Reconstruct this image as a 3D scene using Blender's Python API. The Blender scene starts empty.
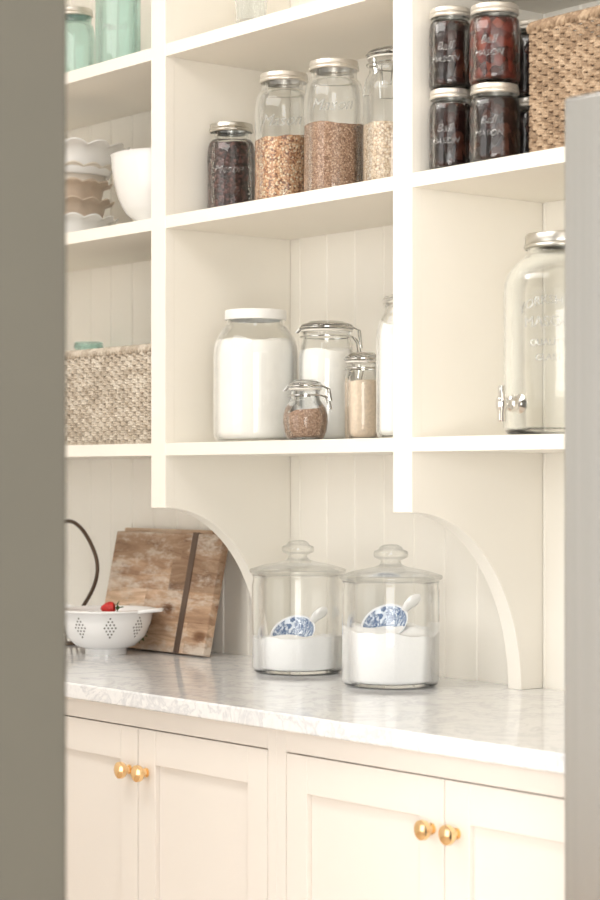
import bpy, math, random, bmesh
from mathutils import Vector, Matrix, noise
random.seed(7)
scene=bpy.context.scene
COL=scene.collection
scene.view_settings.view_transform='Standard'
CAMZ=1.29
# ------------------------------------------------------------ materials
def newmat(name):
    m=bpy.data.materials.new(name); m.use_nodes=True
    nt=m.node_tree; nt.nodes.clear()
    out=nt.nodes.new('ShaderNodeOutputMaterial')
    return m,nt,out
def N(nt,t,**kw):
    n=nt.nodes.new(t)
    for k,v in kw.items(): setattr(n,k,v)
    return n
def ramp(nt,stops):
    r=N(nt,'ShaderNodeValToRGB'); e=r.color_ramp.elements
    while len(e)<len(stops): e.new(0.5)
    for i,(p,c) in enumerate(stops):
        e[i].position=p; e[i].color=(*c,1)
    return r
def simple(name,col,rough=0.5,metal=0.0,nscale=0,namt=0.06,bump=0,coat=0,spec=0.5):
    m,nt,out=newmat(name)
    b=N(nt,'ShaderNodeBsdfPrincipled')
    b.inputs['Roughness'].default_value=rough; b.inputs['Metallic'].default_value=metal
    b.inputs['Coat Weight'].default_value=coat
    b.inputs['Specular IOR Level'].default_value=spec
    tc=N(nt,'ShaderNodeTexCoord'); no=N(nt,'ShaderNodeTexNoise'); no.inputs['Scale'].default_value=nscale or 6
    no.inputs['Detail'].default_value=4
    nt.links.new(tc.outputs['Object'],no.inputs['Vector'])
    lo=tuple(max(0,c*(1-namt)) for c in col); hi=tuple(min(1,c*(1+namt)) for c in col)
    r=ramp(nt,[(0.3,lo),(0.7,hi)])
    nt.links.new(no.outputs['Fac'],r.inputs['Fac']); nt.links.new(r.outputs['Color'],b.inputs['Base Color'])
    if bump:
        bp=N(nt,'ShaderNodeBump'); bp.inputs['Strength'].default_value=bump; bp.inputs['Distance'].default_value=0.002
        nt.links.new(no.outputs['Fac'],bp.inputs['Height']); nt.links.new(bp.outputs['Normal'],b.inputs['Normal'])
    nt.links.new(b.outputs['BSDF'],out.inputs['Surface'])
    return m
def glass(name,col=(0.985,0.992,0.988),bmp=.06,lo=.22,hi=.62,white=0.0,edge=1.0,refl=.02):
    # thin where seen square-on, fully refracting towards the silhouette
    m,nt,out=newmat(name)
    b=N(nt,'ShaderNodeBsdfPrincipled'); b.inputs['Base Color'].default_value=(*col,1)
    b.inputs['Transmission Weight'].default_value=1; b.inputs['Roughness'].default_value=0; b.inputs['IOR'].default_value=1.46
    no=N(nt,'ShaderNodeTexNoise'); no.inputs['Scale'].default_value=22
    tc=N(nt,'ShaderNodeTexCoord'); nt.links.new(tc.outputs['Object'],no.inputs['Vector'])
    bp=N(nt,'ShaderNodeBump'); bp.inputs['Strength'].default_value=bmp; bp.inputs['Distance'].default_value=0.002
    nt.links.new(no.outputs['Fac'],bp.inputs['Height']); nt.links.new(bp.outputs['Normal'],b.inputs['Normal'])
    tr=N(nt,'ShaderNodeBsdfTransparent'); tr.inputs['Color'].default_value=(*[c**.5 for c in col],1)
    gl=N(nt,'ShaderNodeBsdfGlossy'); gl.inputs['Roughness'].default_value=.02; nt.links.new(bp.outputs['Normal'],gl.inputs['Normal'])
    m0=N(nt,'ShaderNodeMixShader'); m0.inputs[0].default_value=refl
    nt.links.new(tr.outputs[0],m0.inputs[1]); nt.links.new(gl.outputs[0],m0.inputs[2])
    lw=N(nt,'ShaderNodeLayerWeight'); lw.inputs['Blend'].default_value=.5
    mr=N(nt,'ShaderNodeMapRange',interpolation_type='SMOOTHSTEP'); mr.inputs[1].default_value=lo; mr.inputs[2].default_value=hi; mr.inputs[4].default_value=edge
    nt.links.new(lw.outputs['Facing'],mr.inputs[0])
    m1=N(nt,'ShaderNodeMixShader'); nt.links.new(mr.outputs[0],m1.inputs[0]); nt.links.new(m0.outputs[0],m1.inputs[1]); nt.links.new(b.outputs[0],m1.inputs[2])
    last=m1
    if white:
        d=N(nt,'ShaderNodeBsdfDiffuse'); d.inputs['Color'].default_value=(.85,.86,.85,1)
        m2=N(nt,'ShaderNodeMixShader'); m2.inputs[0].default_value=white
        nt.links.new(m1.outputs[0],m2.inputs[1]); nt.links.new(d.outputs[0],m2.inputs[2]); last=m2
    nt.links.new(last.outputs[0],out.inputs['Surface'])
    return m
def grains(name,cols,scale=150,bump=0.6,rough=0.6,squash=(1,1,1),dark=(0.5,0.44,0.4)):
    m,nt,out=newmat(name)
    tc=N(nt,'ShaderNodeTexCoord'); mp=N(nt,'ShaderNodeMapping'); mp.inputs['Scale'].default_value=squash
    v=N(nt,'ShaderNodeTexVoronoi'); v.inputs['Scale'].default_value=scale
    nt.links.new(tc.outputs['Object'],mp.inputs['Vector']); nt.links.new(mp.outputs[0],v.inputs['Vector'])
    sep=N(nt,'ShaderNodeSeparateColor'); nt.links.new(v.outputs['Color'],sep.inputs[0])
    n=len(cols); r=ramp(nt,[(i/n,c) for i,c in enumerate(cols)]); r.color_ramp.interpolation='CONSTANT'
    nt.links.new(sep.outputs[0],r.inputs['Fac'])
    dk=ramp(nt,[(0.3,(1,1,1)),(0.85,dark)]); nt.links.new(v.outputs['Distance'],dk.inputs['Fac'])
    mul=N(nt,'ShaderNodeMix',data_type='RGBA',blend_type='MULTIPLY'); mul.inputs[0].default_value=1
    nt.links.new(r.outputs[0],mul.inputs[6]); nt.links.new(dk.outputs[0],mul.inputs[7])
    b=N(nt,'ShaderNodeBsdfPrincipled'); b.inputs['Roughness'].default_value=rough
    nt.links.new(mul.outputs[2],b.inputs['Base Color'])
    bp=N(nt,'ShaderNodeBump',invert=True); bp.inputs['Strength'].default_value=bump; bp.inputs['Distance'].default_value=0.003
    nt.links.new(v.outputs['Distance'],bp.inputs['Height']); nt.links.new(bp.outputs['Normal'],b.inputs['Normal'])
    nt.links.new(b.outputs[0],out.inputs['Surface'])
    return m
def weave(name,c1,c2,c3,scale,mixv=.62):
    m,nt,out=newmat(name)
    tc=N(nt,'ShaderNodeTexCoord')
    v=N(nt,'ShaderNodeTexVoronoi'); v.inputs['Scale'].default_value=scale; nt.links.new(tc.outputs['Object'],v.inputs['Vector'])
    sep=N(nt,'ShaderNodeSeparateColor'); nt.links.new(v.outputs['Color'],sep.inputs[0])
    no=N(nt,'ShaderNodeTexNoise'); no.inputs['Scale'].default_value=200; no.inputs['Detail'].default_value=3; nt.links.new(tc.outputs['Object'],no.inputs['Vector'])
    mixf=N(nt,'ShaderNodeMix'); mixf.inputs[0].default_value=mixv
    nt.links.new(sep.outputs[0],mixf.inputs[2]); nt.links.new(no.outputs['Fac'],mixf.inputs[3])
    r=ramp(nt,[(0.2,c1),(0.5,c2),(0.8,c3)]); nt.links.new(mixf.outputs[0],r.inputs['Fac'])
    b=N(nt,'ShaderNodeBsdfPrincipled'); b.inputs['Roughness'].default_value=.85
    bp=N(nt,'ShaderNodeBump'); bp.inputs['Strength'].default_value=.4; bp.inputs['Distance'].default_value=.002
    nt.links.new(no.outputs['Fac'],bp.inputs['Height']); nt.links.new(bp.outputs['Normal'],b.inputs['Normal'])
    nt.links.new(r.outputs[0],b.inputs['Base Color']); nt.links.new(b.outputs[0],out.inputs['Surface'])
    return m
def quartz():
    m,nt,out=newmat('white_quartz')
    tc=N(nt,'ShaderNodeTexCoord')
    n1=N(nt,'ShaderNodeTexNoise'); n1.inputs['Scale'].default_value=9; n1.inputs['Detail'].default_value=10; n1.inputs['Roughness'].default_value=.62; n1.inputs['Distortion'].default_value=1.4
    nt.links.new(tc.outputs['Object'],n1.inputs['Vector'])
    r=ramp(nt,[(0.45,(.87,.87,.87)),(0.495,(.70,.71,.73)),(0.535,(.88,.88,.88)),(0.75,(.84,.845,.85))])
    nt.links.new(n1.outputs['Fac'],r.inputs['Fac'])
    n2=N(nt,'ShaderNodeTexNoise'); n2.inputs['Scale'].default_value=110; n2.inputs['Detail'].default_value=3
    nt.links.new(tc.outputs['Object'],n2.inputs['Vector'])
    r2=ramp(nt,[(0.35,(.94,.94,.95)),(0.55,(1,1,1))]); nt.links.new(n2.outputs['Fac'],r2.inputs['Fac'])
    mul=N(nt,'ShaderNodeMix',data_type='RGBA',blend_type='MULTIPLY'); mul.inputs[0].default_value=1
    nt.links.new(r.outputs[0],mul.inputs[6]); nt.links.new(r2.outputs[0],mul.inputs[7])
    b=N(nt,'ShaderNodeBsdfPrincipled'); b.inputs['Roughness'].default_value=.08
    nt.links.new(mul.outputs[2],b.inputs['Base Color']); nt.links.new(b.outputs[0],out.inputs['Surface'])
    return m
def wood(name,c1,c2,c3,plank=0.045,block=0.12,lo=.6,stretch=(9,30,90),hi=1.12,knots=False):
    m,nt,out=newmat(name)
    tc=N(nt,'ShaderNodeTexCoord')
    sp=N(nt,'ShaderNodeSeparateXYZ'); nt.links.new(tc.outputs['Object'],sp.inputs[0])
    dv=N(nt,'ShaderNodeMath',operation='DIVIDE'); dv.inputs[1].default_value=plank; nt.links.new(sp.outputs['Z'],dv.inputs[0])
    fl=N(nt,'ShaderNodeMath',operation='FLOOR'); nt.links.new(dv.outputs[0],fl.inputs[0])
    w1=N(nt,'ShaderNodeTexWhiteNoise',noise_dimensions='1D'); nt.links.new(fl.outputs[0],w1.inputs['W'])
    dx=N(nt,'ShaderNodeMath',operation='DIVIDE'); dx.inputs[1].default_value=block; nt.links.new(sp.outputs['X'],dx.inputs[0])
    ax=N(nt,'ShaderNodeMath',operation='ADD'); nt.links.new(dx.outputs[0],ax.inputs[0]); nt.links.new(w1.outputs['Value'],ax.inputs[1])
    fx=N(nt,'ShaderNodeMath',operation='FLOOR'); nt.links.new(ax.outputs[0],fx.inputs[0])
    cb=N(nt,'ShaderNodeCombineXYZ'); nt.links.new(fx.outputs[0],cb.inputs[0]); nt.links.new(fl.outputs[0],cb.inputs[1])
    wn=N(nt,'ShaderNodeTexWhiteNoise',noise_dimensions='3D'); nt.links.new(cb.outputs[0],wn.inputs['Vector'])
    mp=N(nt,'ShaderNodeMapping'); mp.inputs['Scale'].default_value=stretch
    nt.links.new(tc.outputs['Object'],mp.inputs['Vector'])
    va=N(nt,'ShaderNodeVectorMath',operation='MULTIPLY_ADD'); va.inputs[1].default_value=(9,9,9)
    nt.links.new(wn.outputs['Color'],va.inputs[0]); nt.links.new(mp.outputs[0],va.inputs[2])
    n1=N(nt,'ShaderNodeTexNoise'); n1.inputs['Scale'].default_value=1; n1.inputs['Detail'].default_value=7; n1.inputs['Roughness'].default_value=.65 if knots else .5; n1.inputs['Distortion'].default_value=1.2 if knots else .8
    nt.links.new(va.outputs[0],n1.inputs['Vector'])
    r=ramp(nt,[(0.3,c1),(0.5,c2),(0.72,c3)]); nt.links.new(n1.outputs['Fac'],r.inputs['Fac'])
    r2=ramp(nt,[(0,(lo,lo*.84,lo*.72)),(0.45,(.97,.86,.78)),(1,(hi,hi,hi))]); nt.links.new(wn.outputs['Value'],r2.inputs['Fac'])
    mul=N(nt,'ShaderNodeMix',data_type='RGBA',blend_type='MULTIPLY'); mul.inputs[0].default_value=1
    nt.links.new(r.outputs[0],mul.inputs[6]); nt.links.new(r2.outputs[0],mul.inputs[7])
    last=mul.outputs[2]
    if knots:
        v=N(nt,'ShaderNodeTexVoronoi'); v.inputs['Scale'].default_value=10
        m2=N(nt,'ShaderNodeMapping'); m2.inputs['Scale'].default_value=(.6,1,1.2); nt.links.new(tc.outputs['Object'],m2.inputs[0]); nt.links.new(m2.outputs[0],v.inputs['Vector'])
        kr=ramp(nt,[(0.0,(.22,.15,.11)),(0.10,(.42,.32,.25)),(0.19,(1,1,1))]); nt.links.new(v.outputs['Distance'],kr.inputs['Fac'])
        mk=N(nt,'ShaderNodeMix',data_type='RGBA',blend_type='MULTIPLY'); mk.inputs[0].default_value=1
        nt.links.new(last,mk.inputs[6]); nt.links.new(kr.outputs[0],mk.inputs[7]); last=mk.outputs[2]
        n3=N(nt,'ShaderNodeTexNoise'); n3.inputs['Scale'].default_value=12; n3.inputs['Detail'].default_value=5; n3.inputs['Roughness'].default_value=.7
        m3=N(nt,'ShaderNodeMapping'); m3.inputs['Scale'].default_value=(.7,1,1.9); nt.links.new(tc.outputs['Object'],m3.inputs[0]); nt.links.new(m3.outputs[0],n3.inputs['Vector'])
        pr=ramp(nt,[(0.50,(0,0,0)),(0.64,(.8,.8,.8))]); nt.links.new(n3.outputs['Fac'],pr.inputs['Fac'])
        mw=N(nt,'ShaderNodeMix',data_type='RGBA'); mw.inputs[7].default_value=(.70,.62,.53,1)
        nt.links.new(pr.outputs[0],mw.inputs[0]); nt.links.new(last,mw.inputs[6]); last=mw.outputs[2]
    b=N(nt,'ShaderNodeBsdfPrincipled'); b.inputs['Roughness'].default_value=.6
    nt.links.new(last,b.inputs['Base Color']); nt.links.new(b.outputs[0],out.inputs['Surface'])
    return m
def bluewhite():
    m,nt,out=newmat('blue_pattern_ceramic')
    tc=N(nt,'ShaderNodeTexCoord')
    n=N(nt,'ShaderNodeTexNoise'); n.inputs['Scale'].default_value=55; n.inputs['Detail'].default_value=3; n.inputs['Distortion'].default_value=2.5
    nt.links.new(tc.outputs['Object'],n.inputs['Vector'])
    r=ramp(nt,[(0.42,(.66,.72,.80)),(0.46,(.13,.20,.34)),(0.55,(.07,.12,.25)),(0.58,(.62,.69,.78)),(0.66,(.20,.28,.44))]); nt.links.new(n.outputs['Fac'],r.inputs['Fac'])
    sp=N(nt,'ShaderNodeSeparateXYZ'); nt.links.new(tc.outputs['Object'],sp.inputs[0])
    rr=ramp(nt,[(0.0,(0,0,0)),(0.5,(1,1,1))]); rr.color_ramp.interpolation='CONSTANT'
    mr=N(nt,'ShaderNodeMapRange'); mr.inputs[1].default_value=-.004; mr.inputs[2].default_value=-.000
    nt.links.new(sp.outputs['Z'],mr.inputs[0]); nt.links.new(mr.outputs[0],rr.inputs['Fac'])
    mx=N(nt,'ShaderNodeMix',data_type='RGBA'); mx.inputs[7].default_value=(.82,.83,.85,1)
    nt.links.new(rr.outputs[0],mx.inputs[0]); nt.links.new(r.outputs[0],mx.inputs[6])
    b=N(nt,'ShaderNodeBsdfPrincipled'); b.inputs['Roughness'].default_value=.2
    nt.links.new(mx.outputs[2],b.inputs['Base Color']); nt.links.new(b.outputs[0],out.inputs['Surface'])
    return m
M_cream=simple('cream_paint',(.925,.883,.80),.55,namt=.006)
M_wall=simple('cream_beadboard_paint',(.95,.91,.83),.5,namt=.006)
M_cab=simple('cabinet_paint',(.82,.768,.71),.4,namt=.008)
M_taupe=simple('taupe_wall_paint',(.080,.074,.057),.6,namt=.03)
M_floor=wood('pale_oak_floor',(.74,.68,.60),(.79,.73,.65),(.82,.77,.69),.2,.8,.92)
M_ceil=simple('white_ceiling',(.92,.91,.89),.7,namt=.01)
M_quartz=quartz()
M_brass=simple('polished_brass',(1.0,.70,.38),.16,1.0,namt=.02)
M_glass=glass('clear_glass')
M_glassj=glass('flour_jar_glass',lo=.42,hi=.85,refl=.03)
M_glass3=glass('thick_canister_glass',(.988,.993,.990),.05,lo=.26,hi=.64)
M_glassd=glass('dispenser_glass',(.975,.985,.98),.10,lo=.14,hi=.52)
M_glass2=glass('thick_lid_glass',(.985,.991,.988),.02,lo=.1,hi=.6,refl=.04)
M_glass4=glass('canister_lid_glass',(.97,.98,.975),.02,lo=.10,hi=.9,edge=.55,refl=.05)
M_letter=glass('embossed_glass',(.98,.985,.98),0,lo=0,hi=.2,white=.14)
M_letterd=glass('embossed_glass_dark_jar',(.97,.97,.96),0,lo=0,hi=.15,white=.06,refl=.05)
M_aqua=glass('aqua_glass',(.76,.91,.88),white=.05)
M_lid=simple('pale_zinc_lid',(.80,.76,.69),.34,.75,namt=.04)
M_silver=simple('steel_lid',(.58,.56,.51),.28,1.0,namt=.04)
M_wlid=simple('white_lid',(.84,.83,.80),.4,namt=.01)
M_flour=simple('white_flour',(.89,.87,.825),.95,nscale=60,namt=.02,bump=.25)
M_sugar=simple('white_sugar',(.92,.915,.905),.9,nscale=200,namt=.02,bump=.4)
M_ceramic=simple('white_ceramic',(.86,.85,.83),.15,namt=.01,coat=.4)
M_cerb=simple('tan_ceramic',(.62,.50,.39),.3,nscale=30,namt=.10)
M_cerc=simple('cream_ceramic',(.80,.74,.65),.2,nscale=30,namt=.03)
M_enamel=simple('white_enamel',(.90,.89,.875),.12,namt=.01,coat=.5)
M_blue=bluewhite()
M_hole=simple('dark_perforation',(.14,.125,.11),.7)
M_wire=simple('bronze_wire',(.10,.065,.042),.4,.5)
M_chrome=simple('chrome_wire',(.64,.63,.61),.12,1.0,namt=.02)
M_tap=simple('polished_tap',(.80,.79,.77),.1,1.0,namt=.02)
M_gasket=simple('pale_gasket',(.80,.76,.70),.5)
M_board=wood('plank_board',(.25,.15,.095),(.50,.355,.24),(.76,.62,.48),.0655,.30,.42,(5,25,38),1.32,True)
M_board2=wood('pale_board',(.44,.31,.21),(.62,.47,.34),(.72,.59,.46),.05)
M_strap=simple('dark_metal_strap',(.125,.082,.06),.5,.3,namt=.2)
M_straw=simple('strawberry_red',(.62,.03,.025),.35,nscale=300,namt=.3,bump=.4)
M_leaf=simple('green_leaf',(.05,.13,.03),.6,namt=.3)
M_seag=weave('seagrass_weave',(.21,.135,.08),(.38,.265,.17),(.56,.42,.29),70)
M_greyw=weave('greywash_weave',(.38,.31,.235),(.59,.51,.415),(.76,.69,.59),60)
def steelmat():
    m,nt,out=newmat('brushed_steel')
    tc=N(nt,'ShaderNodeTexCoord'); mp=N(nt,'ShaderNodeMapping'); mp.inputs['Scale'].default_value=(120,120,.8)
    no=N(nt,'ShaderNodeTexNoise'); no.inputs['Scale'].default_value=1; nt.links.new(tc.outputs['Object'],mp.inputs[0]); nt.links.new(mp.outputs[0],no.inputs['Vector'])
    r=ramp(nt,[(0.3,(.50,.505,.505)),(0.7,(.54,.545,.545))]); nt.links.new(no.outputs['Fac'],r.inputs['Fac'])
    b=N(nt,'ShaderNodeBsdfPrincipled'); b.inputs['Metallic'].default_value=.9; b.inputs['Roughness'].default_value=.22
    nt.links.new(r.outputs[0],b.inputs['Base Color']); nt.links.new(b.outputs[0],out.inputs['Surface']); return m
M_steel=steelmat()
M_fbody=simple('grey_fridge_body',(.35,.35,.35),.5)
M_beans_mix=grains('mixed_bean_grain',[(.60,.33,.18),(.74,.50,.31),(.52,.26,.13),(.80,.66,.47),(.66,.40,.23),(.26,.12,.07)],290)
M_popcorn=grains('brown_lentil_grain',[(.38,.225,.14),(.48,.305,.20),(.31,.18,.11),(.60,.42,.30)],390)
M_beige=grains('beige_bean_grain',[(.76,.63,.48),(.70,.56,.41),(.82,.71,.58),(.66,.51,.36)],260)
M_darkb=grains('dark_bean_grain',[(.04,.018,.014),(.07,.028,.021),(.022,.011,.008),(.12,.05,.04)],170,rough=.35)
M_spice=grains('brown_spice_grain',[(.44,.285,.20),(.53,.37,.27),(.36,.225,.15)],360)
M_sugarb=simple('raw_sugar',(.70,.57,.44),.9,nscale=200,namt=.12,bump=.4)
M_jam=grains('dark_preserve',[(.016,.006,.005),(.034,.011,.008),(.010,.005,.004),(.055,.019,.012)],55,bump=.5,rough=.25)
M_jamr=grains('red_preserve',[(.13,.021,.013),(.08,.014,.010),(.19,.04,.022),(.045,.010,.008)],60,bump=.5,rough=.25)
# ------------------------------------------------------------ mesh builder
class MB:
    def __init__(s): s.v=[]; s.f=[]
    def lathe(s,prof,segs=48,warp=None,mtx=None):
        base=len(s.v); rows=[]
        for (r,z) in prof:
            if r<1e-6:
                rows.append([len(s.v)]); s.v.append(Vector((0,0,z)))
            else:
                row=[]
                for i in range(segs):
                    a=2*math.pi*i/segs
                    p=Vector((r*math.cos(a),r*math.sin(a),z))
                    if warp: p=warp(p,a,r,z)
                    row.append(len(s.v)); s.v.append(p)
                rows.append(row)
        for A,B in zip(rows,rows[1:]):
            for i in range(segs):
                j=(i+1)%segs
                if len(A)==1 and len(B)==1: continue
                if len(A)==1: s.f.append((A[0],B[j],B[i]))
                elif len(B)==1: s.f.append((A[i],A[j],B[0]))
                else: s.f.append((A[i],A[j],B[j],B[i]))
        if mtx:
            for k in range(base,len(s.v)): s.v[k]=mtx@s.v[k]
        return s
    def tube(s,pts,rad,segs=8,closed=False,flat=None):
        pts=[Vector(p) for p in pts]; n=len(pts); rows=[]
        up=None
        for i,p in enumerate(pts):
            if closed: t=pts[(i+1)%n]-pts[i-1]
            else: t=pts[min(i+1,n-1)]-pts[max(i-1,0)]
            t.normalize()
            if up is None:
                up=Vector((0,0,1)) if abs(t.z)<.9 else Vector((1,0,0))
            u=(up-t*up.dot(t)); u.normalize(); w=t.cross(u); up=u
            r=rad[i] if isinstance(rad,(list,tuple)) else rad
            row=[]
            for k in range(segs):
                a=2*math.pi*k/segs
                ru=r; rw=r*(flat if flat else 1)
                row.append(len(s.v)); s.v.append(p+u*math.cos(a)*ru+w*math.sin(a)*rw)
            rows.append(row)
        m=n if closed else n-1
        for i in range(m):
            A=rows[i];B=rows[(i+1)%n]
            for k in range(segs):
                l=(k+1)%segs; s.f.append((A[k],A[l],B[l],B[k]))
        if not closed:
            s.f.append(tuple(rows[0][::-1])); s.f.append(tuple(rows[-1]))
        return s
    def box(s,x0,x1,y0,y1,z0,z1,mtx=None):
        b=len(s.v)
        vs=[Vector(c) for c in [(x0,y0,z0),(x1,y0,z0),(x1,y1,z0),(x0,y1,z0),(x0,y0,z1),(x1,y0,z1),(x1,y1,z1),(x0,y1,z1)]]
        if mtx: vs=[mtx@v for v in vs]
        s.v+=vs
        for q in [(0,3,2,1),(4,5,6,7),(0,1,5,4),(1,2,6,5),(2,3,7,6),(3,0,4,7)]: s.f.append(tuple(b+i for i in q))
        return s
    def extr(s,poly,axis,a,b):
        base=len(s.v); n=len(poly)
        for t in (a,b):
            for p,q in poly:
                s.v.append(Vector((t,p,q)) if axis=='x' else Vector((p,t,q)))
        s.f.append(tuple(base+i for i in range(n))); s.f.append(tuple(base+n+i for i in range(n-1,-1,-1)))
        for i in range(n):
            j=(i+1)%n; s.f.append((base+i,base+n+i,base+n+j,base+j))
        return s
    def build(s,name,mat,parent=None,smooth=True,bevel=0,loc=(0,0,0),rot=(0,0,0),sharp=40,mat2=None,split=None):
        me=bpy.data.meshes.new(name); me.from_pydata([tuple(v) for v in s.v],[],s.f)
        me.materials.append(mat)
        if mat2:
            me.materials.append(mat2)
            for i,p in enumerate(me.polygons):
                if i>=split: p.material_index=1
        bm=bmesh.new(); bm.from_mesh(me); bmesh.ops.recalc_face_normals(bm,faces=bm.faces); bm.to_mesh(me); bm.free()
        if smooth:
            for p in me.polygons: p.use_smooth=True
            me.set_sharp_from_angle(angle=math.radians(sharp))
        o=bpy.data.objects.new(name,me); COL.objects.link(o)
        o.location=loc; o.rotation_euler=rot
        if parent: o.parent=parent
        if bevel:
            mo=o.modifiers.new('bevel','BEVEL'); mo.width=bevel; mo.segments=2; mo.limit_method='ANGLE'
        return o
TH=.0026
def hollow(p,t=TH,base=.0045):
    """closed glass wall: outer profile up, lip, inner profile down to a thick base"""
    out=list(p); inner=[(r-t,z) for r,z in reversed(p) if z>base+.003 and r>t*2]
    rl=inner[-1][0]
    zt=p[-1][1]
    inner[0]=(inner[0][0],zt)
    lip=[(p[-1][0]-t*.2,zt+.0008),(p[-1][0]-t*.8,zt+.0008)]
    return out+lip+inner+[(rl-.002,base+.0012),(rl-.006,base),(0,base)]
def tag(o,label,cat,group=None,kind=None):
    o['label']=label; o['category']=cat
    if group: o['group']=group
    if kind: o['kind']=kind
    return o
def thing(name,label,cat,loc,rotz=0,group=None):
    e=bpy.data.objects.new(name,None); e.empty_display_size=.05; COL.objects.link(e)
    e.location=loc; e.rotation_euler=(0,0,rotz)
    return tag(e,label,cat,group)
def structure(o): o['kind']='structure'; return o
def Rfun(prof):
    pts=sorted([(z,r) for r,z in prof if r>1e-6])
    def R(z):
        if z<=pts[0][0]: return pts[0][1]
        for (z0,r0),(z1,r1) in zip(pts,pts[1:]):
            if z<=z1: return r0 if z1-z0<1e-9 else r0+(r1-r0)*(z-z0)/(z1-z0)
        return pts[-1][1]
    return R
def content(name,label,mat,prof,h,loc,amp=0.004,slope=(0,0),seed=0,cat='food',inset=None,segs=48,bot=.0055,group=None,freq=28):
    R=Rfun(prof); inset=inset or TH+.0008
    def H(x,y):
        return h+amp*noise.noise(Vector((x*freq+seed,y*freq,seed)))*1.6+slope[0]*x+slope[1]*y
    mb=MB(); rows=[]
    mb.v.append(Vector((0,0,bot))); rows.append([0])
    r0=R(bot+.004)-inset-.006
    mb_first=[]
    for i in range(segs):
        a=2*math.pi*i/segs; mb_first.append(len(mb.v)); mb.v.append(Vector((r0*math.cos(a),r0*math.sin(a),bot)))
    rows.append(mb_first)
    ts=[.04,.08,.2,.4,.6,.7,.76,.82,.87,.91,.94,.97,1]
    for t in ts:
        row=[]
        for i in range(segs):
            a=2*math.pi*i/segs
            rt=R(h)-inset
            top=H(rt*math.cos(a),rt*math.sin(a)); z=bot+t*(top-bot)
            r=R(z)-inset
            row.append(len(mb.v)); mb.v.append(Vector((r*math.cos(a),r*math.sin(a),z)))
        rows.append(row)
    rt=R(h)-inset
    for fr in (.94,.85,.75,.65,.55,.45,.35,.25,.12):
        row=[]
        for i in range(segs):
            a=2*math.pi*i/segs; x=rt*fr*math.cos(a); y=rt*fr*math.sin(a)
            row.append(len(mb.v)); mb.v.append(Vector((x,y,H(x,y)+(1-fr)*.002)))
        rows.append(row)
    rows.append([len(mb.v)]); mb.v.append(Vector((0,0,H(0,0)+.002)))
    for A,B in zip(rows,rows[1:]):
        for i in range(segs):
            j=(i+1)%segs
            if len(A)==1: mb.f.append((A[0],B[j],B[i]))
            elif len(B)==1: mb.f.append((A[i],A[j],B[0]))
            else: mb.f.append((A[i],A[j],B[j],B[i]))
    o=mb.build(name,mat,None,True,loc=loc,sharp=70)
    return tag(o,label,cat,group,'stuff')
def wraptext(txt,size,prof,z0,ang,mat,parent,off=.0008,name='lettering',depth=.0012,arc=0,shear=0,thin=0):
    cu=bpy.data.curves.new('t','FONT'); cu.body=txt; cu.size=size; cu.extrude=depth/2; cu.align_x='CENTER'; cu.resolution_u=3; cu.shear=shear; cu.offset=-thin
    to=bpy.data.objects.new('t',cu); COL.objects.link(to)
    dg=bpy.context.evaluated_depsgraph_get(); me=bpy.data.meshes.new_from_object(to.evaluated_get(dg))
    bpy.data.objects.remove(to)
    R=Rfun(prof)
    for v in me.vertices:
        x,y,z=v.co; zz=z0+y-arc*x*x
        r=R(zz)+off+z; a=ang+x/R(z0)
        v.co=(r*math.cos(a),r*math.sin(a),zz)
    me.materials.clear(); me.materials.append(mat); me.name=name
    o=bpy.data.objects.new(name,me); COL.objects.link(o); o.parent=parent
    return o
TOCAM=math.radians(-45)
# ------------------------------------------------------------ setting
XL,XR=-4.30,-.50
mb=MB(); pitch=.086; x0=-3.211-13*pitch; poly=[]
x=x0
while x<XR:
    if x-.003>XL: poly+=[(x-.003,0),(x,.0035),(x+.003,0)]
    x+=pitch
prof=[(XL,0)]+poly+[(XR,0),(XR,.08),(XL,.08)]
n=len(prof)
for z in (0,2.7):
    for p in prof: mb.v.append(Vector((p[0],p[1],z)))
for i in range(n):
    j=(i+1)%n; mb.f.append((i,j,n+j,n+i))
structure(mb.build('wall_back',M_wall,smooth=False))
structure(MB().box(XL,2.5,-5,.08,-.05,0).build('floor',M_floor,smooth=False))
structure(MB().box(XL,2.5,-5,.08,2.7,2.75).build('ceiling',M_ceil,smooth=False))
structure(MB().box(XL-.08,XL,-5,.08,0,2.7).build('wall_left',M_wall,smooth=False))
structure(MB().box(-1.84,-1.695,-5,-1.52,0,2.7).build('wall_doorway',M_taupe,smooth=True,bevel=.005))
# ------------------------------------------------------------ shelving
shelv=thing('shelving_unit','built-in cream painted pantry shelving with arched lower brackets','shelf',(-2.908,0,.92))
SY=-.313; divs=[-4.22,-3.265,-2.551,-1.837]
off=Vector((2.908,0,-.92))
for i,c in enumerate(divs):
    mb=MB(); poly=[(-.001,.9202)]
    for k in range(0,41):
        t=math.pi/2*k/40
        poly.append((SY+.004+.254*math.cos(t),.9202+.313*math.sin(t)))
    poly+=[(SY+.004,2.52),(-.001,2.52)]
    mb.extr(poly,'x',c-.009,c+.0236)
    mb.box(c-.024,c+.0242,SY,SY+.022,1.2335,2.5205)
    for v in mb.v: v+=off
    mb.build('divider',M_cream,shelv,smooth=False,bevel=.0012)
TOPS=[1.36,1.802,2.1365,2.52]
for i in range(3):
    for t in TOPS:
        mb=MB().box(divs[i]+.0240,divs[i+1]-.0238,SY+.001,-.001,t-.024,t)
        mb.box(divs[i+1]-.0240,divs[i+1]-.0092,SY+.0225,-.0015,t-.0238,t-.0002)
        for v in mb.v: v+=off
        mb.build('shelf',M_cream,shelv,smooth=False)
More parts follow.
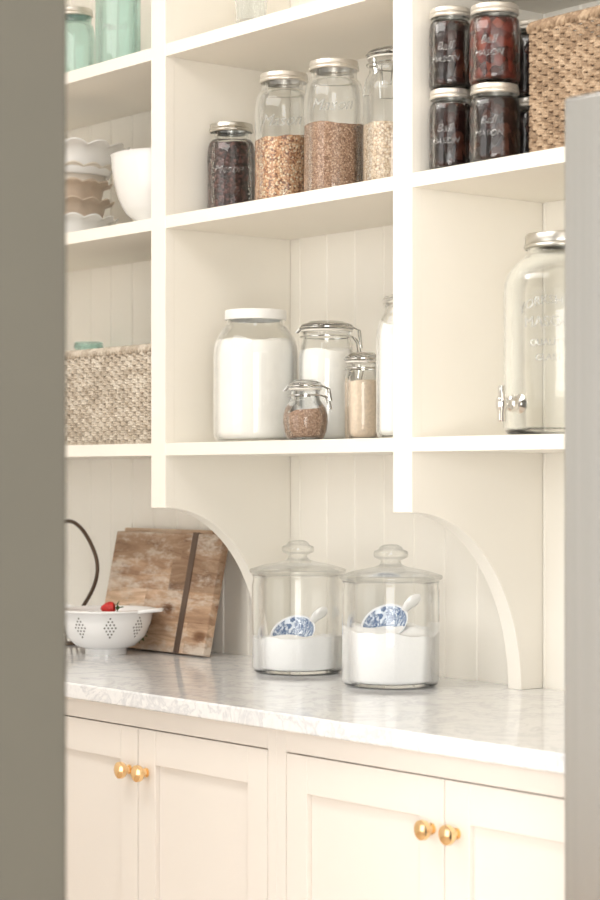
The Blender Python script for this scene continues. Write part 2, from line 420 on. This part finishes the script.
# ------------------------------------------------------------ countertop & cabinets
ct=MB().box(-4.29,-1.72,-.60,-.001,.892,.92).build('countertop',M_quartz,smooth=True,bevel=.003)
tag(ct,'white quartz countertop with grey veining over cream cabinets','countertop')
def knobmesh():
    return MB().lathe([(0,0),(.0085,0),(.0085,.002),(.0055,.003),(.0048,.009),(.008,.0108),(.0132,.0135),(.0153,.0185),(.0145,.0235),(.0095,.0270),(0,.0282)],32)
def cabinet(xa,xb):
    cx=(xa+xb)/2
    c=thing('base_cabinet','cream painted shaker base cabinet with two doors and brass knobs','cabinet',(cx,-.57,0),group='base cabinets under the countertop')
    w=(xb-xa)/2
    mb=MB().box(-w,w,.024,.56,.10,.8915).box(-w,w,.08,.5,0,.10)
    mb.box(-w,-w+.023,0,.024,.10,.8915).box(w-.023,w,0,.024,.10,.8915).box(-w+.023,w-.023,0,.024,.854,.8915).box(-w+.023,w-.023,0,.024,.10,.125)
    mb.build('body',M_cab,c,smooth=False,bevel=.001)
    for sgn in (-1,1):
        a,b=( -w+.025,-.0012) if sgn<0 else (.0012,w-.025)
        z0,z1=.127,.852; s=.052
        d=MB().box(a,a+s,0,.02,z0,z1).box(b-s,b,0,.02,z0,z1).box(a+s,b-s,0,.02,z1-s-.008,z1).box(a+s,b-s,0,.02,z0,z0+s).box(a+s,b-s,.009,.019,z0+s,z1-s-.008)
        do=d.build('door',M_cab,c,smooth=False,bevel=.0012)
        knobmesh().build('knob',M_brass,do,loc=(sgn*.0265+.001,-.0003,.777),rot=(math.radians(90),0,0))
for xa,xb in [(-4.14,-3.3535),(-3.3535,-2.5665),(-2.5665,-1.7795)]: cabinet(xa,xb)
# ------------------------------------------------------------ refrigerator
fr=thing('refrigerator','brushed stainless steel refrigerator beside the countertop','refrigerator',(-1.246,-.44,0))
MB().box(-.455,.455,-.31,.40,.02,1.735).build('body',M_fbody,fr,smooth=False,bevel=.004)
for a,b in [(-.457,-.002),(.002,.455)]:
    d=MB().box(a,b,-.374,-.312,.72,1.749).build('door',M_steel,fr,smooth=True,bevel=.005)
    hx=-.05 if a<-.1 else .05
    MB().tube([(hx,-.374,.85),(hx,-.425,.86),(hx,-.425,1.6),(hx,-.374,1.61)],.011,12).build('handle',M_chrome,d)
d=MB().box(-.457,.455,-.374,-.312,.06,.714).build('freezer_drawer',M_steel,fr,smooth=True,bevel=.005)
MB().tube([(-.36,-.374,.63),(-.35,-.425,.63),(.35,-.425,.63),(.36,-.374,.63)],.011,12).build('handle',M_chrome,d)
# ------------------------------------------------------------ jars
def mason_prof(Rb,Rn,H,neck=None):
    neck=neck or (H-.034)
    z0=neck-min(.046,H*.22)
    p=[(0,.002),(Rb*.8,.0),(Rb*.94,.003),(Rb*.99,.008),(Rb,.014),(Rb*.99,.045),(Rb*.99,z0-.02),(Rb,z0)]
    for k in range(1,9):
        t=math.pi/2*k/8
        p.append((Rn+(Rb-Rn)*math.cos(t)**.75 if k<8 else Rn,z0+(neck-z0)*math.sin(t)**1.15))
    p+=[(Rn,neck+.004),(Rn,H-.004)]
    return p
def mason(label,loc,Rb,Rn,H,lidmat=None,gmat=None,text=None,ang=TOCAM,rot=0,group=None,name='mason_jar',lmat=None,lidh=.017,neck=None):
    e=thing(name,label,'jar',loc,rot,group)
    p=mason_prof(Rb,Rn,H,neck)
    MB().lathe(hollow(p),56).build('glass_body',gmat or M_glass,e,sharp=75)
    Rl=Rn+.003
    z=H-lidh
    lp=[(Rl-.001,z),(Rl+.0012,z+.002),(Rl+.0012,z+.004),(Rl-.0004,z+.0055),(Rl+.0008,z+.0075),(Rl-.0004,z+.0095),(Rl,H-.004),(Rl-.0008,H-.001),(Rl-.003,H),(Rl-.008,H-.0012),(Rl-.012,H-.0004),(0,H-.0004)]
    MB().lathe(lp,48).build('lid',lidmat or M_lid,e,sharp=50)
    if text:
        for (t,sz,zz) in text: wraptext(t,sz,p,zz,ang,lmat or M_letter,e,shear=.35,arc=-3)
    return e,p
g2='glass storage jars on the upper shelf'
def on(X,D,z): return (X,D-2.6,z)
S1,S2,S3,CT=2.1365,1.802,1.36,.92
e,p=mason('quart glass mason jar filled with dark red beans',on(-3.177,2.40,S2),.0475,.039,.181,M_silver,text=[('Mason',.022,.080)],group=g2,lmat=M_letterd)
content('dark_beans','dark red beans filling a quart mason jar',M_darkb,p,.143,on(-3.177,2.40,S2),seed=1)
e,p=mason('tall glass mason jar two thirds full of mixed beans',on(-2.987,2.38,S2),.0550,.042,.247,text=[('Mason',.030,.142)],group=g2)
content('mixed_beans','orange and brown mixed beans in a tall mason jar',M_beans_mix,p,.122,on(-2.987,2.38,S2),seed=2,slope=(.05,0))
e,p=mason('tall glass mason jar half full of brown lentils',on(-2.841,2.38,S2),.0550,.042,.247,text=[('Mason',.030,.15)],group=g2)
content('brown_lentils','brown lentils in a tall mason jar',M_popcorn,p,.130,on(-2.841,2.38,S2),seed=3)
def clamp(label,loc,Rb,Rn,H,group=None,rot=0,squat=False,gmat=None):
    e=thing('clamp_jar',label,'jar',loc,rot,group)
    hb=H-.020
    if squat: p=[(0,.002),(Rb*.62,0),(Rb*.80,.004),(Rb*.93,.016),(Rb,.034),(Rb*.985,hb*.52),(Rb*.90,hb*.65),(Rn*1.12,hb*.76),(Rn*.97,hb*.83),(Rn*.97,hb*.93),(Rn,hb)]
    else: p=[(0,.002),(Rb*.8,0),(Rb*.95,.004),(Rb,.014),(Rb,hb*.74),(Rb*.985,hb*.79),(Rb*.94,hb*.84),(Rn*1.04,hb*.89),(Rn,hb*.93),(Rn,hb)]
    MB().lathe(hollow(p),56).build('glass_body',gmat or M_glass,e,sharp=75)
    MB().lathe([(Rn-.004,hb+.001),(Rn+.003,hb+.001),(Rn+.003,hb+.0035),(Rn-.004,hb+.0035),(Rn-.004,hb+.001)],48).build('gasket',M_gasket,e)
    MB().lathe([(0,hb+.013),(Rn*.7,hb+.013),(Rn-.003,hb+.0045),(Rn+.002,hb+.004),(Rn+.004,hb+.0055),(Rn+.004,hb+.011),(Rn+.001,hb+.015),(Rn*.8,hb+.017),(Rn*.75,hb+.0195),(Rn*.3,hb+.0195),(0,hb+.019)],48).build('lid',M_glass2,e,sharp=80)
    w=.0013; q=1 if H>.15 else .6
    def ring(r,z,n=40): return [(r*math.cos(2*math.pi*i/n),r*math.sin(2*math.pi*i/n),z) for i in range(n)]
    wb=MB().tube(ring(Rn+.0045,hb-.009),w,6,True).tube(ring(Rn+.0058,hb+.008),w*.9,6,True)
    X=Rn+.007
    wb.tube([(X-.002,-.014,hb-.009),(X+.007,-.014,hb-.022*q),(X+.012,-.012,hb-.056*q),(X+.012,.012,hb-.056*q),(X+.007,.014,hb-.022*q),(X-.002,.014,hb-.009)],w,6)
    wb.tube([(X-.002,-.010,hb+.008),(X+.009,-.010,hb+.003),(X+.013,-.008,hb-.030*q),(X+.013,.008,hb-.030*q),(X+.009,.010,hb+.003),(X-.002,.010,hb+.008)],w,6)
    wb.tube([(-X+.002,-.008,hb+.008),(-X-.005,-.006,hb),(-X-.005,.006,hb),(-X+.002,.008,hb+.008)],w,6)
    wb.build('wire_clamp',M_chrome,e)
    return e,p
R30=math.radians(38)
e,p=clamp('tall glass clamp jar half full of beige beans',on(-2.722,2.42,S2),.055,.044,.256,g2,math.radians(150))
content('beige_beans','beige beans in a tall clamp jar',M_beige,p,.118,on(-2.722,2.42,S2),seed=4)
g3='glass storage jars on the middle shelf'
e=thing('storage_jar','large gallon glass jar of white flour with a white lid','jar',on(-3.061,2.37,S3),0,g3)
p=[(0,.003),(.066,0),(.076,.004),(.0805,.014),(.0805,.165),(.0795,.178),(.076,.192),(.070,.204),(.062,.215),(.056,.222),(.055,.226),(.055,.247)]
MB().lathe(hollow(p),64).build('glass_body',M_glassj,e,sharp=75)
MB().lathe([(.057,.231),(.0588,.232),(.0588,.247),(.0575,.2500),(.05,.2505),(0,.2505)],64).build('lid',M_wlid,e,sharp=50)
content('flour','white flour filling a gallon jar',M_flour,p,.192,on(-3.061,2.37,S3),amp=.005,seed=5)
e,p=clamp('tall glass clamp jar full of white flour',on(-2.945,2.45,S3),.0535,.046,.226,g3,R30,gmat=M_glassj)
content('flour','white flour filling a tall clamp jar',M_flour,p,.172,on(-2.945,2.45,S3),seed=6)
e,p=clamp('small bulbous glass clamp jar of brown spice',on(-2.874,2.34,S3),.041,.027,.111,g3,R30,True)
content('brown_spice','brown spice in a small clamp jar',M_spice,p,.054,on(-2.874,2.34,S3),seed=7,amp=.003,slope=(.12,.1))
e,p=clamp('medium glass clamp jar filled with raw sugar',on(-2.806,2.42,S3),.034,.029,.160,g3,math.radians(160))
content('raw_sugar','light brown raw sugar in a clamp jar',M_sugarb,p,.108,on(-2.806,2.42,S3),seed=8)
e=thing('storage_jar','tall glass jar of flour with rounded shoulders beside the divider','jar',on(-2.633,2.36,S3),0,g3)
p=[(0,.003),(.036,0),(.042,.003),(.045,.012),(.045,.165),(.044,.185),(.040,.203),(.034,.215),(.031,.221),(.030,.232)]
MB().lathe(hollow(p),56).build('glass_body',M_glassj,e,sharp=75)
MB().lathe([(0,.226),(.024,.226),(.026,.2335),(.034,.234),(.0345,.240),(.030,.246),(.018,.250),(0,.251)],48).build('lid',M_glass2,e,sharp=75)
content('flour','white flour in a tall jar beside the divider',M_flour,p,.198,on(-2.633,2.36,S3),seed=9)
gp='stacked jars of preserves'
def preserve(X,D,z,Rb,H,mat,txt,lab,clab,ang=math.radians(-60)):
    e,p=mason(lab,on(X,D,z),Rb,Rb*.86,H,group=gp,text=[('Ball',.019,.062),('MASON',.014,.042)] if txt else None,ang=ang,lidh=.016,neck=H-.022,lmat=M_letterd)
    content('preserve',clab,mat,p,H*.82,on(X,D,z),amp=.001,seed=X,group='preserves inside the stacked jars',inset=TH+.0003)
for k in range(2):
    preserve(-2.4815,2.332,S2+k*.1358,.0355,.1355,M_jam,True,'glass mason jar of dark preserves with pale metal lid','nearly black fruit preserve in a mason jar')
    preserve(-2.384,2.34,S2+k*.1303,.0420,.130,M_jamr if k else M_jam,True,'wide glass mason jar of %s preserves with pale metal lid'%('red' if k else 'dark'),'%s fruit preserve in a mason jar'%('deep red' if k else 'dark'))
    preserve(-2.430,2.480,S2+k*.1303,.0395,.130,M_jam,False,'glass mason jar of dark preserves behind the others','dark fruit preserve in a mason jar')
ga='aqua glass mason jars on the top shelf'
mason('aqua tinted quart glass mason jar with zinc lid',on(-3.74,2.40,S1),.044,.036,.172,gmat=M_aqua,group=ga)
mason('large aqua tinted glass mason jar',on(-3.573,2.40,S1),.048,.040,.240,gmat=M_aqua,text=[('Mason',.02,.09)],group=ga)
mason('aqua tinted glass mason jar next to the divider',on(-3.455,2.46,S1),.045,.037,.20,gmat=M_aqua,group=ga)
mason('aqua tinted glass mason jar standing behind the grey woven basket',on(-3.885,2.53,S3),.040,.030,.240,gmat=M_aqua,lidmat=M_aqua,lidh=.014)
e=thing('glass_tumbler','clear glass tumbler on the top shelf','glass',on(-3.036,2.34,S1))
MB().lathe([(0,.0),(.026,0),(.028,.002),(.034,.13),(.0315,.13),(.0250,.016),(0,.016)],40).build('glass_body',glass('tumbler_glass',(.93,.95,.94),lo=0,hi=.3,white=.08),e)
# dispenser
e=thing('drink_dispenser','large clear glass drink dispenser with steel lid and spigot','drink dispenser',on(-2.303,2.42,S3))
p=[(0,.004),(.086,0),(.094,.003),(.1,.014),(.1,.12),(.1,.232),(.0985,.248),(.0935,.263),(.084,.276),(.072,.286),(.064,.292),(.061,.30),(.061,.322)]
MB().lathe(hollow(p,.0040,.010),72).build('glass_body',M_glassd,e,sharp=75)
MB().lathe([(.064,.303),(.0665,.305),(.0665,.309),(.0645,.311),(.0655,.314),(.0645,.317),(.065,.324),(.063,.3275),(.055,.3285),(0,.3285)],56).build('lid',M_silver,e,sharp=50)
a0=math.radians(-62)
for t,sz,z,ar in [('YORKSHIRE',.020,.208,6),('MASON',.024,.172,0),('QUALITY',.015,.142,0),('GLASS',.015,.118,0)]:
    wraptext(t,sz,p,z,a0,M_letter,e,arc=ar,depth=.0014,off=.0009)
sp=MB().lathe([(0,0),(.0145,0),(.0155,.004),(.010,.007),(.0075,.009),(.0075,.012),(.0115,.014),(.0140,.020),(.0115,.026),(.0070,.028),(.0070,.050),(.005,.052),(0,.052)],24,mtx=Matrix.Translation((0,-.1005,.050))@Matrix.Rotation(math.radians(90),4,'X'))
s=sp.build('spigot',M_tap,e)
MB().lathe([(0,0),(.0060,0),(.0070,.003),(.0070,.016),(.0092,.022),(.0098,.029),(.0088,.036),(.0058,.041),(.0060,.052),(.0050,.057),(0,.058)],20,mtx=Matrix.Translation((0,-.144,.021))).build('spout',M_tap,s)
# ------------------------------------------------------------ canisters on the counter
phi=math.radians(39.0)
VIEW=Vector((-math.cos(phi),math.sin(phi),0)); RT=Vector((math.sin(phi),math.cos(phi),0)); UP=Vector((0,0,1))
def canister(X,D,fill,amp,seed,slope,hd,zd,scpos,wh,lab):
    e=thing('glass_canister',lab,'jar',on(X,D,CT),0,'lidded glass canisters on the countertop')
    p=[(0,.003),(.070,.0),(.080,.001),(.0855,.005),(.0875,.013),(.0875,.170),(.0858,.177),(.0858,.183),(.0872,.187)]
    MB().lathe(hollow(p,.0038,.008),80).build('glass_body',M_glass3,e,sharp=75)
    MB().lathe([(0,.2075),(.040,.2055),(.060,.202),(.078,.195),(.080,.189),(.0835,.1885),(.086,.1885),(.0905,.190),(.0928,.1925),(.0928,.1970),(.089,.1990),(.080,.2015),(.070,.205),(.056,.208),(.042,.2105),(.032,.2125),(.022,.216),(.0180,.2205),(.0180,.2245),(.0235,.2270),(.0300,.2300),(.0312,.2355),(.0300,.2410),(.0225,.2435),(.0195,.249),(.012,.2525),(0,.253)],80).build('lid',M_glass4,e,sharp=80)
    content('white_sugar' if wh=='sugar' else 'flour','white %s inside a lidded glass canister'%wh,M_sugar,p,fill,on(X,D,CT),amp=amp,seed=seed,slope=slope,bot=.0088,inset=.0045,freq=24)
    s=thing('measuring_scoop','white ceramic scoop with blue floral pattern half buried in %s'%wh,'scoop',Vector(on(X,D,CT))+Vector(scpos),0,'ceramic scoops in the canisters')
    Zl=zd.normalized(); Xl=(hd-Zl*hd.dot(Zl)).normalized(); Yl=Zl.cross(Xl)
    s.rotation_euler=Matrix((Xl,Yl,Zl)).transposed().to_euler()
    S=1.30
    MB().lathe([(a*S,b*S*.62) for a,b in [(0,-.026),(.012,-.0255),(.022,-.021),(.031,-.011),(.0345,0),(.033,.0005),(.029,-.0095),(.020,-.019),(.010,-.023),(0,-.0235)]],40).build('scoop_bowl',M_blue,s)
    MB().tube([(.042,0,-.002),(.048,0,.001),(.054,0,.005),(.062,0,.007),(.071,0,.007),(.078,0,.005)],[.007,.0095,.0120,.0135,.0125,.008],12,flat=.45).build('handle',M_ceramic,s)
canister(-3.032,2.45,.068,.007,11,(.06,-.02),RT*.75+UP*.42+VIEW*.15,-VIEW*.55+UP*.62-RT*.24,RT*-.010-VIEW*.004+UP*.077,'sugar','large lidded glass canister holding white sugar and a blue scoop')
canister(-2.730,2.42,.100,.009,23,(-.08,.02),RT*.75+UP*.40+VIEW*.15,-VIEW*.55+UP*.60-RT*.30,RT*-.012-VIEW*.004+UP*.113,'flour','large lidded glass canister, fuller, with a blue patterned scoop')
# ------------------------------------------------------------ baskets
def basket(label,X0,X1,Y0,Y1,z,H,mat,rows,rib,amp,jit):
    cx,cy=(X0+X1)/2,(Y0+Y1)/2
    e=thing('woven_basket',label,'basket',(cx,cy,z))
    hw,hd_=(X1-X0)/2-.008,(Y1-Y0)/2-.008; rc=.03
    w,d=hw,hd_
    segs=[((-w+rc,-d),(w-rc,-d)),('a',(w-rc,-d+rc),-90),((w,-d+rc),(w,d-rc)),('a',(w-rc,d-rc),0),((w-rc,d),(-w+rc,d)),('a',(-w+rc,d-rc),90),((-w,d-rc),(-w,-d+rc)),('a',(-w+rc,-d+rc),180)]
    lens=[math.pi/2*rc if s[0]=='a' else (Vector(s[1])-Vector(s[0])).length for s in segs]
    L=sum(lens); nb=int(round(L/rib/2))*2; n=nb*8; pts=[]
    for i in range(n):
        t=L*i/n
        for s,l in zip(segs,lens):
            if t<=l: break
            t-=l
        if s[0]=='a':
            a=math.radians(s[2])+t/rc; pts.append((Vector((s[1][0]+rc*math.cos(a),s[1][1]+rc*math.sin(a))),Vector((math.cos(a),math.sin(a)))))
        else:
            A,B=Vector(s[0]),Vector(s[1]); d_=(B-A).normalized(); pts.append((A+d_*t,Vector((d_.y,-d_.x))))
    rh=H/rows; mb=MB()
    for r in range(rows):
        zc=(r+.5)*rh
        for sub in (-.22,.22):
            P=[];rad=[]; j0=random.uniform(0,9)
            for i,(q,nn) in enumerate(pts):
                ph=math.pi*i*nb/n+(math.pi if r%2 else 0)
                jz=noise.noise(Vector((i*.045,r*3.1+sub,j0)))*jit
                o=amp*math.sin(ph)+.0006*jz
                P.append((q.x+nn.x*o,q.y+nn.y*o,zc+rh*sub+rh*.10*math.sin(ph)*sub*2+jz*.0007))
                rad.append(rh*.29*(1+.14*math.sin(ph)+.16*jz))
            mb.tube(P,rad,6,True,flat=.95)
    for k in range(nb):
        q,nn=pts[(k*8)%n]
        mb.tube([(q.x,q.y,0),(q.x,q.y,H)],.0024,6)
    mb.box(-hw+.01,hw-.01,-hd_+.01,hd_-.01,.0005,.006)
    mb.build('woven_wall',mat,e,sharp=180)
    rim=MB(); turns=max(6,int(nb*.4))
    for st in (0,2*math.pi/3,4*math.pi/3):
        P=[]
        for i,(q,nn) in enumerate(pts):
            ph=2*math.pi*i*turns/n+st
            o=.0048*math.cos(ph); P.append((q.x+nn.x*o,q.y+nn.y*o,H+.003+.0048*math.sin(ph)))
        rim.tube(P,.0048,6,True)
    rim.build('braided_rim',mat,e,sharp=180)
basket('natural tan seagrass woven basket beside stacked preserves',-2.318,-1.91,-.275,-.03,S2,.206,M_seag,24,.0125,.0028,.8)
basket('grey washed woven basket on the shelf',-3.78,-3.302,-.285,-.03,S3,.188,M_greyw,20,.0135,.0030,.35)
# ------------------------------------------------------------ bowl, dishes
RB=.119; HBW=.146
op=[(0,.004),(.045,.003),(.050,0),(.055,.002),(.056,.006)]
for k in range(2,13):
    t=k/12; z=.006+(HBW-.006)*t; r=.056+(RB-.056)*math.sin(math.pi/2*t**.62); op.append((r,z))
ip=[(r-.004,z) for r,z in reversed(op[5:])]
bw=MB().lathe(op+[(RB+.002,HBW+.003),(RB-.003,HBW+.004)]+ip+[(.045,.012),(0,.010)],64).build('mixing_bowl',M_ceramic,loc=on(-3.414,2.42,S2))
tag(bw,'rounded white ceramic mixing bowl next to the ruffled dishes','bowl')
def scal(n,a,za,r0):
    def w(p,ang,r,z):
        k=max(0,(r-r0)/.02); k=min(k,1.3)
        c=abs(math.cos(n*ang/2))*2-1
        s=1+a*k*c
        return Vector((p.x*s,p.y*s,p.z+za*k*c))
    return w
def dish(name,label,loc,R,h,mat,nsc=14,group='ruffled ceramic dishes stacked on the shelf'):
    o=MB().lathe([(0,.004),(R*.6,.003),(R*.66,0),(R*.70,.003),(R*.77,h*.45),(R*.82,h*.80),(R*.92,h*.88),(R,h*.94),(R,h*.94+.0025),(R*.92,h*.88+.003),(R*.81,h*.86),(R*.745,h*.5),(R*.66,.009),(0,.009)],192,warp=scal(nsc,.030,.0040,R*.82)).build(name,mat,loc=loc,sharp=60)
    return tag(o,label,'dish',group)
bx=-3.80; D=2.42
for R_,h_,m_,z_,cn in [(.108,.058,M_ceramic,0,'white'),(.100,.062,M_cerb,.034,'tan brown'),(.096,.066,M_cerb,.070,'tan brown'),(.104,.060,M_cerc,.110,'cream'),(.132,.066,M_ceramic,.148,'broad white')]:
    dish('pie_dish','%s ceramic dish with ruffled rim in a nested stack'%cn,on(bx,D,S2+z_),R_,h_,m_,14)
# ------------------------------------------------------------ cutting boards
def board(label,X0,X1,yfoot,H,lean,mat,th,strap=None,cor=.004):
    cx=(X0+X1)/2; w=(X1-X0)/2
    e=thing('cutting_board',label,'cutting board',(cx,yfoot,CT),group='wooden cutting boards leaning on the wall')
    e.rotation_euler=(-lean,0,0)
    poly=[]
    for (sx,sz,a0_) in [(1,0,-90),(1,1,0),(-1,1,90),(-1,0,180)]:
        for k in range(5):
            a=math.radians(a0_+90*k/4)
            px=sx*(w-cor)+cor*math.cos(a); pz=(H-cor if sz else cor)+cor*math.sin(a)
            poly.append((px,pz))
    MB().extr(poly,'y',-th,0).build('board',mat,e,smooth=False,bevel=.002)
    if strap is not None:
        MB().box(strap-.009,strap+.009,-th-.002,-th+.0001,-.0,H+.0015).box(strap-.009,strap+.009,-th,0.002,H,H+.0018).build('strap',M_strap,e,smooth=False)
    return e
lean=math.atan2(.055,.26)
board('weathered plank cutting board with dark metal strap, leaning on wall',-3.790,-3.395,-.090,.256,lean,M_board,.020,strap=.103)
board('paler wooden cutting board behind the strapped board',-3.80,-3.47,-.056,.262,math.atan2(.044,.268),M_board2,.016)
# ------------------------------------------------------------ colander
CX=-3.612
cl=thing('colander','white enamel colander with pierced pattern holding strawberries','colander',on(CX,2.395,CT))
cp=[(0,.012),(.036,.011),(.040,0),(.044,.0),(.044,.012),(.063,.018),(.084,.038),(.096,.066),(.101,.088),(.107,.090),(.110,.0925),(.109,.0955),(.103,.096),(.098,.089),(.093,.066),(.081,.041),(.061,.022),(0,.016)]
hb=MB().lathe(cp,72); nsplit=len(hb.f)
Rc=Rfun([(.044,.012),(.063,.018),(.084,.038),(.096,.066),(.101,.088)])
for g in range(9):
    ga_=2*math.pi*(g+.3)/9
    for row,(n_,z) in enumerate([(1,.080),(2,.0733),(3,.0666),(4,.06),(3,.0533),(2,.0466),(1,.040)]):
        for i in range(n_):
            a=ga_+(i-(n_-1)/2)*.083
            r=Rc(z)+.0004; dr=(Rc(z+.004)-Rc(z-.004))/.008
            nrm=Vector((math.cos(a),math.sin(a),-dr)).normalized()
            q=nrm.to_track_quat('Z','Y').to_matrix().to_4x4()
            hb.lathe([(0,0.0003),(.0019,.0002),(.0021,-.0008)],8,mtx=Matrix.Translation((r*math.cos(a),r*math.sin(a),z))@q)
hb.build('bowl',M_enamel,cl,sharp=60,mat2=M_hole,split=nsplit)
for a in (math.radians(20),math.radians(200)):
    d=Vector((math.cos(a),math.sin(a),0)); s_=Vector((-d.y,d.x,0))
    pts=[d*.102+s_*.026+Vector((0,0,.092)),d*.118+s_*.024+Vector((0,0,.095)),d*.136+s_*.014+Vector((0,0,.097)),d*.142+Vector((0,0,.097)),d*.136-s_*.014+Vector((0,0,.097)),d*.118-s_*.024+Vector((0,0,.095)),d*.102-s_*.026+Vector((0,0,.092))]
    MB().tube(pts,.0042,10).build('handle',M_enamel,cl)
def strawberry(loc,rot,sc=1):
    s=thing('strawberry','ripe red strawberry with green leaves in the colander','strawberry',loc,group='strawberries in the colander')
    s.rotation_euler=rot; s.scale=(sc,sc,sc)
    MB().lathe([(0,0),(.006,.003),(.013,.013),(.0165,.024),(.014,.033),(.006,.037),(0,.036)],24).build('fruit',M_straw,s)
    lf=MB()
    for k in range(6):
        a=k*math.pi/3
        c,s2=math.cos(a),math.sin(a); t=Vector((-s2,c,0)); d=Vector((c,s2,0))
        b=len(lf.v); lf.v+=[Vector((0,0,.038)),d*.010+t*.006+Vector((0,0,.041)),d*.022+Vector((0,0,.046)),d*.010-t*.006+Vector((0,0,.041))]
        lf.f.append((b,b+1,b+2,b+3))
    lf.tube([(0,0,.036),(0,.001,.044),(.002,.002,.056)],.0016,6)
    lf.build('calyx',M_leaf,s)
base=Vector(on(CX,2.395,CT))
for dx,dy,dz,r in [(-.040,.005,.036,(1.5,0,.9)),(.0,.03,.036,(1.5,0,2.4)),(.025,-.02,.036,(1.5,0,-1.4)),
    (-.01,-.015,.058,(1.7,.3,.5)),(.030,.00,.056,(1.9,.2,2.2)),(-.045,.02,.054,(1.6,.1,-.6)),(.012,.040,.054,(2.0,.4,3.1))]:
    strawberry(base+Vector((dx,dy,dz)),r)
strawberry(base-RT*.012+UP*.095+VIEW*.005,(math.radians(88),0,2.40),.88)
# ------------------------------------------------------------ wire basket with handle
wbk=thing('wire_basket','small round dark bronze wire basket with tall arched handle','basket',(-3.860,-.140,CT))
mb=MB()
def circ(r,z,n=48): return [(r*math.cos(2*math.pi*i/n),r*math.sin(2*math.pi*i/n),z) for i in range(n)]
for r,z in [(.03,.003),(.042,.03),(.048,.055),(.051,.08)]: mb.tube(circ(r,z),.0022 if z<.07 else .003,8,True)
for k in range(16):
    a=2*math.pi*k/16; c,s=math.cos(a),math.sin(a)
    mb.tube([(0,0,.003),(c*.03,s*.03,.003),(c*.042,s*.042,.03),(c*.048,s*.048,.055),(c*.051,s*.051,.08)],.0013,6)
mb.build('basket_body',M_wire,wbk)
hp=[]
for k in range(49):
    t=math.pi*k/48
    b=math.sin(t)
    hp.append(((.051+.104*math.sin(min(1,b*1.5)*math.pi/2)*(1-.25*b))*math.cos(t),0,.08+.196*b**.95))
MB().tube(hp,.0044,10).build('handle',M_wire,wbk)
# ------------------------------------------------------------ lights / world / camera
w=bpy.data.worlds.new('world'); scene.world=w; w.use_nodes=True
bg=w.node_tree.nodes['Background']; bg.inputs['Color'].default_value=(1,.99,.965,1); bg.inputs['Strength'].default_value=2.5
def area(name,loc,tgt,sx,sy,en,col=(1,1,1)):
    l=bpy.data.lights.new(name,'AREA'); l.shape='RECTANGLE'; l.size=sx; l.size_y=sy; l.energy=en; l.color=col
    o=bpy.data.objects.new(name,l); COL.objects.link(o); o.location=loc
    o.rotation_euler=(Vector(tgt)-Vector(loc)).to_track_quat('-Z','Y').to_euler(); return o
area('front_fill',(.4,-3.4,1.3),(-3,0,1.8),2.0,1.8,80,(1,.985,.955))  # added fill from the camera side, aimed up at shelf undersides; no actual window
area('overhead_fill',(-2.9,-1.5,2.62),(-2.9,-.5,0),1.6,.6,20,(1,.97,.93))  # unseen soft fill added overhead, not an actual fixture
cam=bpy.data.cameras.new('camera'); co=bpy.data.objects.new('camera',cam); COL.objects.link(co); scene.camera=co
co.location=(0,-2.6,CAMZ)
co.rotation_euler=VIEW.to_track_quat('-Z','Y').to_euler()
cam.sensor_fit='VERTICAL'; cam.sensor_height=36; cam.sensor_width=24; cam.lens=2035/900*36
cam.shift_y=29/900
cam.dof.use_dof=True; cam.dof.focus_distance=3.65; cam.dof.aperture_fstop=5.6
cam.clip_start=.05
